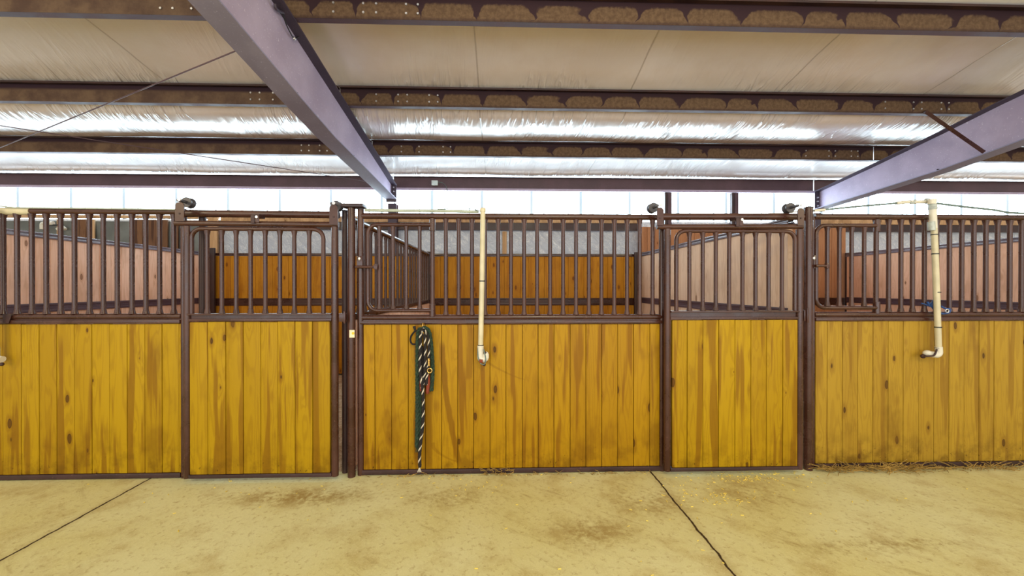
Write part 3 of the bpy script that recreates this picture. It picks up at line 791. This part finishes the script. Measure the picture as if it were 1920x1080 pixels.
# ---------------------------------------------------------------- door tracks
def track(pa, pb, y, py0, py1, label):
    a, b = P(pa, py0, y), P(pb, py1, y)
    root = empty('door_track', label, 'door track', a, group='sliding door tracks')
    o = MB(); o.tube([a, b], .029, 16); under(root, o, 'rail', 'steel')
    return root
track(342, 636, -.0, 400.2, 403, 'thick brown track tube over the left sliding door')
track(1241, 1510, -.0, 406.5, 406.8, 'thick brown track tube over the right sliding door')
def guide(px0, px1, py0, py1, label):
    y = -.06
    root = empty('track_guide', label, 'track guide', P((px0+px1)/2, py1, y), group='track guides')
    a, b = P(px0, py1, y), P(px1, py0, y); w = b.x-a.x
    o = MB(); o.box((a.x, y-.062, a.z), (a.x+w*.48, y-.050, b.z-.01), .004); o.box((a.x, y-.0495, b.z-.026), (b.x, y+.026, b.z), .004); under(root, o, 'bracket', 'steel_dark')
    o = MB(); o.box((a.x+w*.52, y-.058, a.z+.006), (b.x, y-.050, b.z-.006), .004); under(root, o, 'lug', 'steel')
    o = MB(); o.tube([(b.x-w*.25, y-.066, b.z-.025), (b.x-w*.25, y-.0585, b.z-.025)], .011, 8); under(root, o, 'bolt', 'zinc')
guide(479, 494, 403.5, 421, 'small steel guide bracket at mid span of the left door track')
guide(1372, 1386, 408.5, 427, 'small steel guide bracket at mid span of the right door track')

# ---------------------------------------------------------------- sliding doors
def door(label, track_py, st, top, ttop, uleg, utop, bars, midp, woodp, seams, botp, hangers):
    y = -.088
    root = empty('sliding_door', label, 'door', (wx((st[0]+st[1])/2, y), y, 0), group='sliding stall doors', kind='thing')
    cx = (st[0]+st[1])/2
    zb = max(.012, wz(botp, cx, y))
    a, b = P(ttop[0], ttop[1], y), P(ttop[2], ttop[3], y)
    zs = (a.z+b.z)/2-.02
    for p in st:
        xx = wx(p, y); o = MB(); o.tube([(xx, y, zb), (xx, y, zs)], .0265, 16); under(root, o, 'stile', 'steel')
    o = MB(); o.tube([a, b], .021, 14); under(root, o, 'top_rail', 'steel')
    xl, xr = wx(st[0], y)+.02, wx(st[1], y)-.02
    zm, zw = wz(midp, cx, y), wz(woodp, cx, y)
    o = MB(); o.box((xl, y-.034, zm-.012), (xr, y+.03, zm), .002)
    o.box((xl, y+.0, zw+.02), (xr, y+.022, zm-.0125)); o.box((xl, y-.022, zw), (xr, y+.022, zw+.022), .003); under(root, o, 'mid_rail', 'steel')
    o = MB(); boards(o, [wx(p, y) for p in seams], zb+.03, zw-.001, y-.016, y+.014); under(root, o, 'board_panel', 'pine_front')
    o = MB(); o.box((xl, y-.024, zb), (xr, y+.024, zb+.0285), .003); under(root, o, 'bottom_rail', 'steel_dark')
    l0, l1 = P(uleg[0], utop, y), P(uleg[1], utop, y); z1 = (l0.z+l1.z)/2
    o = MB(); o.tube(fillet([(l0.x, y, zm), (l0.x, y, z1), (l1.x, y, z1), (l1.x, y, zm)], .075), .0165, 12); g = under(root, o, 'grille_frame', 'steel')
    for p in bars:
        xx = wx(p, y); o = MB(); bar_tube(o, (xx, y, zm+.0005), (xx, y, z1-.012), .0155); under(root, o, 'bar', 'steel')
    for h in hangers:                                   # x0, x1, ytop, ybottom
        yp = y-.026
        a, b = P(h[0], h[3], yp), P(h[1], h[2], yp); w = b.x-a.x; c = (a.x+b.x)/2
        n = 10; arc = [(c+w/2*math.cos(math.pi*k/n), b.z-w/2+w/2*math.sin(math.pi*k/n)) for k in range(n+1)]
        o = MB(); o.prism([(a.x, a.z), (b.x, a.z)]+arc, 'y', yp-.004, yp+.004); hg = under(root, o, 'roller_hanger', 'steel')
        zc_ = wz(405.8 if track_py > 405 else (396.4 if h[0] < 400 else 402.6), (h[0]+h[1])/2)+.029+.039
        o = MB(); xr_ = c-.018; o.tube([(xr_, yp+.084, zc_), (xr_, yp+.092, zc_), (xr_, yp+.112, zc_), (xr_, yp+.130, zc_), (xr_, yp+.138, zc_)], [.041, .041, .032, .041, .041], 24); o.tube([(xr_, yp+.0045, zc_), (xr_, yp+.0835, zc_)], .012, 10); under(root, o, 'roller', 'roller', parent=hg)
        o = MB(); o.tube([(c+.004, yp-.014, zc_), (c+.004, yp-.0045, zc_)], .0135, 6); under(root, o, 'bolt', 'zinc', parent=hg)
        o = MB(); o.tube([(c, yp-.008, a.z+.06), (c, yp-.0045, a.z+.06)], .007, 8); under(root, o, 'rivet', 'steel_dark', parent=hg)
    return root
door('left sliding stall door, barred top over eight golden boards', 401.5, (351.5, 628), None, (329, 418.5, 635, 421.5), (359.5, 606.5), 429.5,
     [388.7, 416, 443, 470, 497.6, 525, 552, 580], 587.5, 602.5, [358, 392, 425.6, 458, 490.5, 522.6, 555, 587.5, 620], 894, [(329, 346, 379, 415), (618, 634, 384, 421)])
door('right sliding stall door, barred top showing the pale partition behind', 406.6, (1251, 1498.5), None, (1231, 425.5, 1504, 425), (1268, 1490.5), 433.5,
     [1292.5, 1317.5, 1342, 1367, 1392, 1416.5, 1441, 1466], 582.5, 599, [1259, 1287, 1316.5, 1346, 1376.3, 1406, 1435, 1465.4, 1493], 881, [(1231.5, 1243.5, 389, 423), (1495, 1507, 390, 423)])

# ---------------------------------------------------------------- pipes and hoses
def ties(root, y, r, pts):
    for px, py in pts:
        c = P(px, py, y); o = MB(); o.tube([c+Vector((0, 0, -.004)), c+Vector((0, 0, .004))], r+.003, 14); under(root, o, 'cable_tie', 'black')
y = -.075
root = empty('hanging_water_pipe', 'cream plastic water pipe hanging down the middle stall front', 'pipe', P(905, 392, y), group='water drop pipes')
o = MB(); o.tube([P(905.5, 397, y), P(903.5, 540, y), P(901, 655, y)], [.0205, .021, .021], 16); under(root, o, 'pipe', 'pvc')
o = MB(); c = P(905.5, 397, y); o.tube([c+Vector((0, 0, .0)), c+Vector((0, 0, .022)), c+Vector((0, 0, .03))], [.025, .025, .016], 16); under(root, o, 'end_cap', 'pvc')
o = MB(); o.tube(fillet([P(901, 648, y), P(900.5, 674, y), P(910.5, 674, y), P(911, 664, y)], .02), .026, 14); o.sphere(P(911.5, 668, y-.002), .03, sc=(.8, .8, 1.3)); under(root, o, 'elbow', 'pvc_white')
o = MB(); o.tube([P(899, 677, y-.028), P(905, 677.5, y-.03)], .014, 8); under(root, o, 'coupling', 'red')
ties(root, y, .021, [(904, 527), (901.2, 647.5)])
o = MB(); o.tube(smooth_path([P(896.5, 652, y-.012), P(896.5, 670, y-.024), P(902, 682, y-.03), P(909, 682, y-.03), P(910.5, 672, y-.036), P(907, 655, y-.026)]), .0045, 6); under(root, o, 'hose_loop', 'cable_teal')
o = MB(); o.sphere(P(910, 662, y-.01), .012); o.sphere(P(908, 684, y-.02), .012); under(root, o, 'valve_knob', 'steel_dark')

root = empty('hanging_water_pipe', 'taped cream plastic water pipe leaning down the right stall front', 'pipe', P(1748, 374, y), group='water drop pipes')
o = MB(); o.tube([P(1748.5, 380, y), P(1753, 470, y), P(1760, 655, y)], .0215, 16); under(root, o, 'pipe', 'pvc')
o = MB(); o.tube([P(1746.5, 383, y), P(1747, 374, y)], .028, 14); o.tube([P(1748, 393, y), P(1750, 428, y)], .025, 14); under(root, o, 'tee', 'pvc_white')
o = MB(); o.tube([P(1748, 383, y), P(1748.4, 393, y)], .029, 14); o.tube([P(1745.5, 416, y-.004), P(1746.5, 432, y-.004)], .025, 12); under(root, o, 'tape', 'tape')
o = MB(); o.tube(fillet([P(1760, 650, y), P(1761, 666, y), P(1737, 663, y)], .022), .025, 14); o.sphere(P(1739, 662, y), .03, sc=(1.1, .9, .8)); under(root, o, 'elbow', 'pvc_white')
o = MB(); o.tube(smooth_path([P(1757, 655, y-.03), P(1752, 666, y-.035), P(1742, 668, y-.035), P(1732, 668, y-.01), P(1728, 668, y+.02)]), .007, 8); o.sphere(P(1731, 668, y+.0), .018); under(root, o, 'valve', 'steel_dark')
ties(root, y, .0215, [(1752, 440), (1753.5, 476), (1757, 548), (1759, 613.5), (1760, 652)])

root = empty('hanging_water_pipe', 'cream pipe elbow with valve just entering at the left edge of the left stall front', 'pipe', P(-8, 395, y), group='water drop pipes')
o = MB(); o.tube([P(-14, 390, y), P(-10, 540, y), P(-9, 655, y)], .021, 16); under(root, o, 'pipe', 'pvc')
o = MB(); o.tube(fillet([P(-9, 652, y), P(-9, 672, y), P(4, 674, y)], .02), .025, 14); under(root, o, 'elbow', 'pvc_white')
o = MB(); o.sphere(P(3, 683, y), .014); under(root, o, 'valve', 'steel_dark')

# lines along the top rails
o = MB(); yy = -.02; o.tube([P(684, 394.2, yy), P(740, 394.8, yy), P(820, 395.6, yy), P(898, 397.2, yy)], .0125, 10)
tag(o.build('supply_line', 'conduit', origin=P(684, 394, yy)), 'pale green pipe lying along the middle top rail, ending at the cream pipe', 'pipe', 'supply lines on the top rails')
o = MB(); o.tube(smooth_path([P(820, 392.2, yy), P(885, 392, yy), P(892, 394, yy-.02), P(903, 396, yy-.05)]), .0035, 6)
tag(o.build('thin_cable', 'cable_teal', origin=P(820, 392, yy)), 'thin dark cable over the pale pipe, ending at the cream pipe top', 'cable')
yy = -.03
root = empty('supply_hose', 'dark hose rising from the right post to the taped pipe top', 'hose', P(1522, 394, yy), group='supply lines on the top rails')
o = MB(); o.tube(smooth_path([P(1545, 393.5, yy), P(1600, 388, yy), P(1680, 381, yy)]), .0075, 8); under(root, o, 'hose', 'cable_teal')
o = MB(); o.tube([P(1526, 395, yy), P(1546, 393.6, yy)], .011, 10); under(root, o, 'pipe_end', 'pvc_white')
o = MB(); o.tube(smooth_path([P(1680, 381, yy), P(1700, 379, yy), P(1720, 379, yy), P(1743, 378, yy)]), .014, 10); under(root, o, 'sleeve', 'pvc_white')
o = MB(); o.tube(smooth_path([P(1704, 376, yy), P(1709, 381, yy-.012), P(1716, 376, yy)]), .010, 8); o.sphere(P(1738, 377, yy), .026, sc=(1.1, .8, .9)); under(root, o, 'tape_knot', 'tape')
o = MB(); o.tube(smooth_path([P(1757, 381.5, yy), P(1810, 388, yy), P(1865, 394, yy), P(1895, 399, yy), P(1960, 401, yy)]), .0085, 8)
tag(o.build('supply_hose', 'cable_teal', origin=P(1757, 382, yy)), 'dark hose sloping from the taped pipe top towards the right edge', 'hose', 'supply lines on the top rails')
o = MB(); o.tube(smooth_path([P(1500, 396, .03), P(1470, 400, .035), P(1440, 401, .035)]), .006, 8)
tag(o.build('pipe_stub', 'pvc_white', origin=P(1500, 396, .03)), 'thin white line over the right door track beside its hanger', 'pipe')
o = MB(); o.tube(smooth_path([P(-30, 383, yy), P(0, 386.5, yy), P(24, 389, yy), P(60, 389.8, yy), P(180, 391, yy), P(330, 393, yy)]), .0055, 8)
tag(o.build('thin_cable', 'conduit', origin=P(0, 386, yy)), 'thin pale cable along the left stall top rail', 'cable')
o = MB(); o.tube([P(4, 396.2, 0), P(60, 396.4, 0)], .0285, 14)
tag(o.build('rail_sleeve', 'pvc', origin=P(4, 396, 0)), 'cream sleeve wrapped on the left stall top rail at the frame edge', 'sleeve')
# dark strap over the left mid rail
o = MB(); yy = -.03; c = P(14, 597, yy)
o.prism([(wx(6, yy), wz(606, 10, yy)), (wx(17, yy), wz(606, 10, yy)), (wx(23, yy), wz(589, 10, yy)), (wx(6, yy), wz(589, 10, yy))], 'y', yy-.004, yy)
tag(o.build('hanging_leather_strap', 'steel_dark', origin=c), 'dark leather strap looped over the left stall mid rail', 'strap')

# ---------------------------------------------------------------- lead ropes on the middle stall
yb = -.024
root = empty('rope_hook', 'small steel hook holding the lead ropes under the mid rail', 'hook', P(793, 610, yb))
o = MB(); o.tube(smooth_path([P(795, 608, yb), P(792.5, 606, yb-.03), P(793, 614, yb-.05), P(794, 624, yb-.06), P(794, 628, yb-.085), P(794, 622, yb-.10)]), .005, 8); under(root, o, 'hook', 'brass')

def strands(mb, path, r, turns, mis):
    """three twisted strands along a path"""
    pts = smooth_path(path, 14); n = len(pts); L = [0]
    for a, b in zip(pts[:-1], pts[1:]): L.append(L[-1]+(b-a).length)
    for k, mi in enumerate(mis):
        q = []
        for i, p in enumerate(pts):
            t = (pts[min(i+1, n-1)]-pts[max(i-1, 0)]).normalized(); u = t.cross(Vector((0, 1, 0))).normalized(); w = t.cross(u)
            ang = 2*math.pi*(L[i]*turns+k/len(mis)); q.append(p+(u*math.cos(ang)+w*math.sin(ang))*r*.52)
        mb.tube(q, r*(.62 if mi == 0 or len(mis) == 3 else .5), 7, mi=mi)
root = empty('lead_rope', 'dark green lead rope hanging in long loops on the middle stall boards', 'rope', P(793, 614, -.06), group='lead ropes')
o = MB(); Y1 = -.062
strands(o, [P(797, 622, Y1-.02), P(789, 617, Y1-.02), P(784, 628, Y1), P(782.5, 680, Y1), P(782.5, 760, Y1), P(781.5, 838, Y1)], .017, 9, (0, 0, 0))
strands(o, [P(789, 619, Y1-.028), P(797, 615, Y1-.03), P(805, 625, Y1-.01), P(809.5, 660, Y1), P(811, 700, Y1), P(808.5, 733, Y1)], .016, 9, (0, 0, 0))
strands(o, [P(788, 622, Y1-.01), P(786, 650, Y1+.012), P(786, 720, Y1+.012), P(788, 780, Y1+.01), P(786, 834, Y1+.01)], .014, 9, (0, 0, 0))
under(root, o, 'rope', 'rope_green')
o = MB()
for k in range(9): c = P(780+k*.9, 838, Y1); o.tube([c, c+Vector((random.uniform(-.012, .008), random.uniform(-.006, .006), -.045))], .0022, 5)
under(root, o, 'frayed_end', 'rope_green')

root = empty('lead_rope', 'black and white twisted lead rope hanging lowest on the middle stall boards', 'rope', P(792, 618, -.09), group='lead ropes')
o = MB(); Y2 = -.088
strands(o, [P(795, 617, Y2-.03), P(789.5, 622, Y2-.02), P(788, 650, Y2), P(788, 700, Y2), P(793, 735, Y2), P(793, 790, Y2), P(789, 825, Y2), P(786.5, 855, Y2), P(787, 876, Y2)], .0125, 11, (0, 0, 1, 0))
strands(o, [P(792, 620, Y2-.03), P(797, 640, Y2-.008), P(797, 690, Y2-.008), P(794, 715, Y2+.004), P(791, 728, Y2+.01)], .0115, 11, (0, 1, 0, 0))
strands(o, [P(796, 619, Y2-.03), P(803, 634, Y2), P(804, 668, Y2), P(801, 700, Y2), P(799, 722, Y2)], .011, 11, (1, 0, 0, 0))
strands(o, [P(791, 650, Y2+.02), P(793, 680, Y2+.02), P(792, 722, Y2+.02)], .013, 15, (0, 0, 0))
under(root, o, 'rope', ['rope_black', 'rope_white'])
o = MB(); c = P(805.5, 695, Y2-.012); o.torus(c, .018, .0045); o.tube([P(804, 686, Y2-.012), P(803.5, 672, Y2-.012)], .008, 8); o.sphere(P(804.2, 676, Y2-.012), .010); under(root, o, 'snap_hook', 'brass')
o = MB(); o.tube(smooth_path([P(801, 702, Y2+.02), P(803, 715, Y2+.02), P(801, 738, Y2+.02)]), [.016]*16+[.013], 10); o.tube([P(789, 712, Y2+.03), P(790, 733, Y2+.03)], .014, 10); under(root, o, 'red_end', 'red')
o = MB()
for k in range(12): c = P(786.5, 876, Y2); o.tube([c, c+Vector((random.uniform(-.016, .016), random.uniform(-.01, .01), -.04))], .0026, 5)
under(root, o, 'tassel', 'rope_white')
o = MB(); strands(o, [P(787, 621, -.07), P(779, 620.5, -.06), P(771.5, 629, -.05), P(769.5, 638, -.05), P(773, 645, -.05), P(781, 645, -.055)], .007, 30, (0, 0, 0))
o.tube([P(778.5, 620, -.06), P(776.5, 612, -.05)], [.007, .013], 8)
tag(o.build('tie_cord', 'rope_black', origin=P(775, 630, -.05)), 'short black cord looped out to the left of the lead ropes', 'cord')

# blue halter behind the right pipe
Y3 = -.036
root = empty('rope_halter', 'blue nylon halter draped over the right stall mid rail behind the taped pipe', 'halter', P(1758, 580, Y3))
o = MB(); o.tube(smooth_path([P(1739, 566, Y3), P(1744, 574, Y3), P(1749, 566, Y3), P(1752, 562, Y3)]), .008, 8)
o.tube(smooth_path([P(1744, 568, Y3), P(1750, 578, Y3-.006), P(1757, 586, Y3-.008), P(1768, 588, Y3-.01), P(1779, 586, Y3-.01), P(1781, 580, Y3-.01), P(1774, 579, Y3-.006), P(1764, 574, Y3)]), .008, 8)
o.tube(smooth_path([P(1740, 573, Y3), P(1733, 570, Y3), P(1728, 569, Y3)]), .006, 8); under(root, o, 'webbing', 'blue')
o = MB(); o.torus(P(1776, 583, Y3-.012), .014, .004); under(root, o, 'ring', 'zinc')

# ---------------------------------------------------------------- straw
def straw(name, label, spots, mat, lo, hi, rr):
    o = MB()
    for (x, y, zz) in spots:
        a = random.uniform(0, 2*math.pi); L = random.uniform(lo, hi); t = random.uniform(-.25, .45)
        d = Vector((math.cos(a)*math.cos(t), math.sin(a)*math.cos(t)*.6, abs(math.sin(t))))
        p = Vector((x, y, zz+.003)); q = p+d*L
        if q.y > -.03: q.y = -.03-random.random()*.02
        m = (p+q)/2+Vector((random.uniform(-.01, .01), 0, random.uniform(0, .008)))
        o.tube([p, m, q], rr, 4)
    return tag(o.build(name, mat), label, 'straw', kind='stuff')
sp = []
for i in range(520):
    t = random.random()**1.0; px = 1530+t*390
    dens = 1.0 if px < 1720 else (.7 if 1800 < px < 1870 else .35)
    if random.random() > dens: continue
    sp.append((wx(px), -.045-abs(random.gauss(0, .03)), random.random()*.03*dens))
straw('straw_litter', 'brown straw lying along the foot of the right stall front', sp, 'straw', .05, .16, .0022)
sp = [(wx(random.uniform(900, 960)), -.04-random.random()*.02, random.random()*.05) for i in range(40)]
sp += [(wx(random.uniform(690, 1240)), -.04-random.random()*.02, 0) for i in range(90)]
straw('straw_litter', 'sparse hay bits along the foot of the middle stall front', sp, 'straw', .02, .07, .0018)
sp = []
for cx, cy, n, sx, sy in ((1.98, -.14, 110, .22, .05), (1.6, -.45, 50, .16, .07), (1.25, -.5, 25, .2, .2), (-.3, -.15, 40, .5, .1), (2.3, -.3, 20, .5, .2), (-1.9, -.3, 20, .5, .15), (.2, -1.0, 14, .8, .4)):
    for i in range(n): sp.append((random.gauss(cx, sx), min(-.06, random.gauss(cy, sy)), 0))
o = MB()
for x, y, z in sp:
    a = random.uniform(0, 6.28); L = random.uniform(.006, .02)
    o.tube([(x, y, .003), (x+math.cos(a)*L, y+math.sin(a)*L, .004)], random.uniform(.002, .0035), 4)
tag(o.build('hay_chaff', 'crumb'), 'yellow hay chaff scattered on the concrete near the right sliding door', 'hay', kind='stuff')

# ================================================================== LIGHT
w = bpy.data.worlds.new('world'); SC.world = w; w.use_nodes = True
bg = w.node_tree.nodes['Background']; bg.inputs[0].default_value = (1.0, .95, .86, 1); bg.inputs[1].default_value = .85
def area(name, loc, tgt, size, power, col):
    l = bpy.data.lights.new(name, 'AREA'); l.shape = 'RECTANGLE'; l.size = size[0]; l.size_y = size[1]; l.energy = power; l.color = col
    o = bpy.data.objects.new(name, l); COL.objects.link(o); o.location = loc
    o.rotation_euler = (Vector(tgt)-Vector(loc)).to_track_quat('-Z', 'Y').to_euler(); return o
warm = (1.0, .84, .50)
for x, p in ((-5.2, 66), (.8, 70), (6.5, 70)):
    area('aisle_lamp', (x, -4.2, 3.5), (x, -.2, .7), (1.3, .5), p, warm)
area('aisle_cool_fill', (0, -8.6, 1.6), (0, 3.0, 3.6), (16, 2.6), 420, (.90, .93, 1.0))  # unseen cool fill added behind the camera to brighten ceiling and rafters
# daylight falling in through the translucent band
SC.cycles.max_bounces = 8; SC.cycles.diffuse_bounces = 5; SC.cycles.glossy_bounces = 4
SC.cycles.sample_clamp_indirect = 6
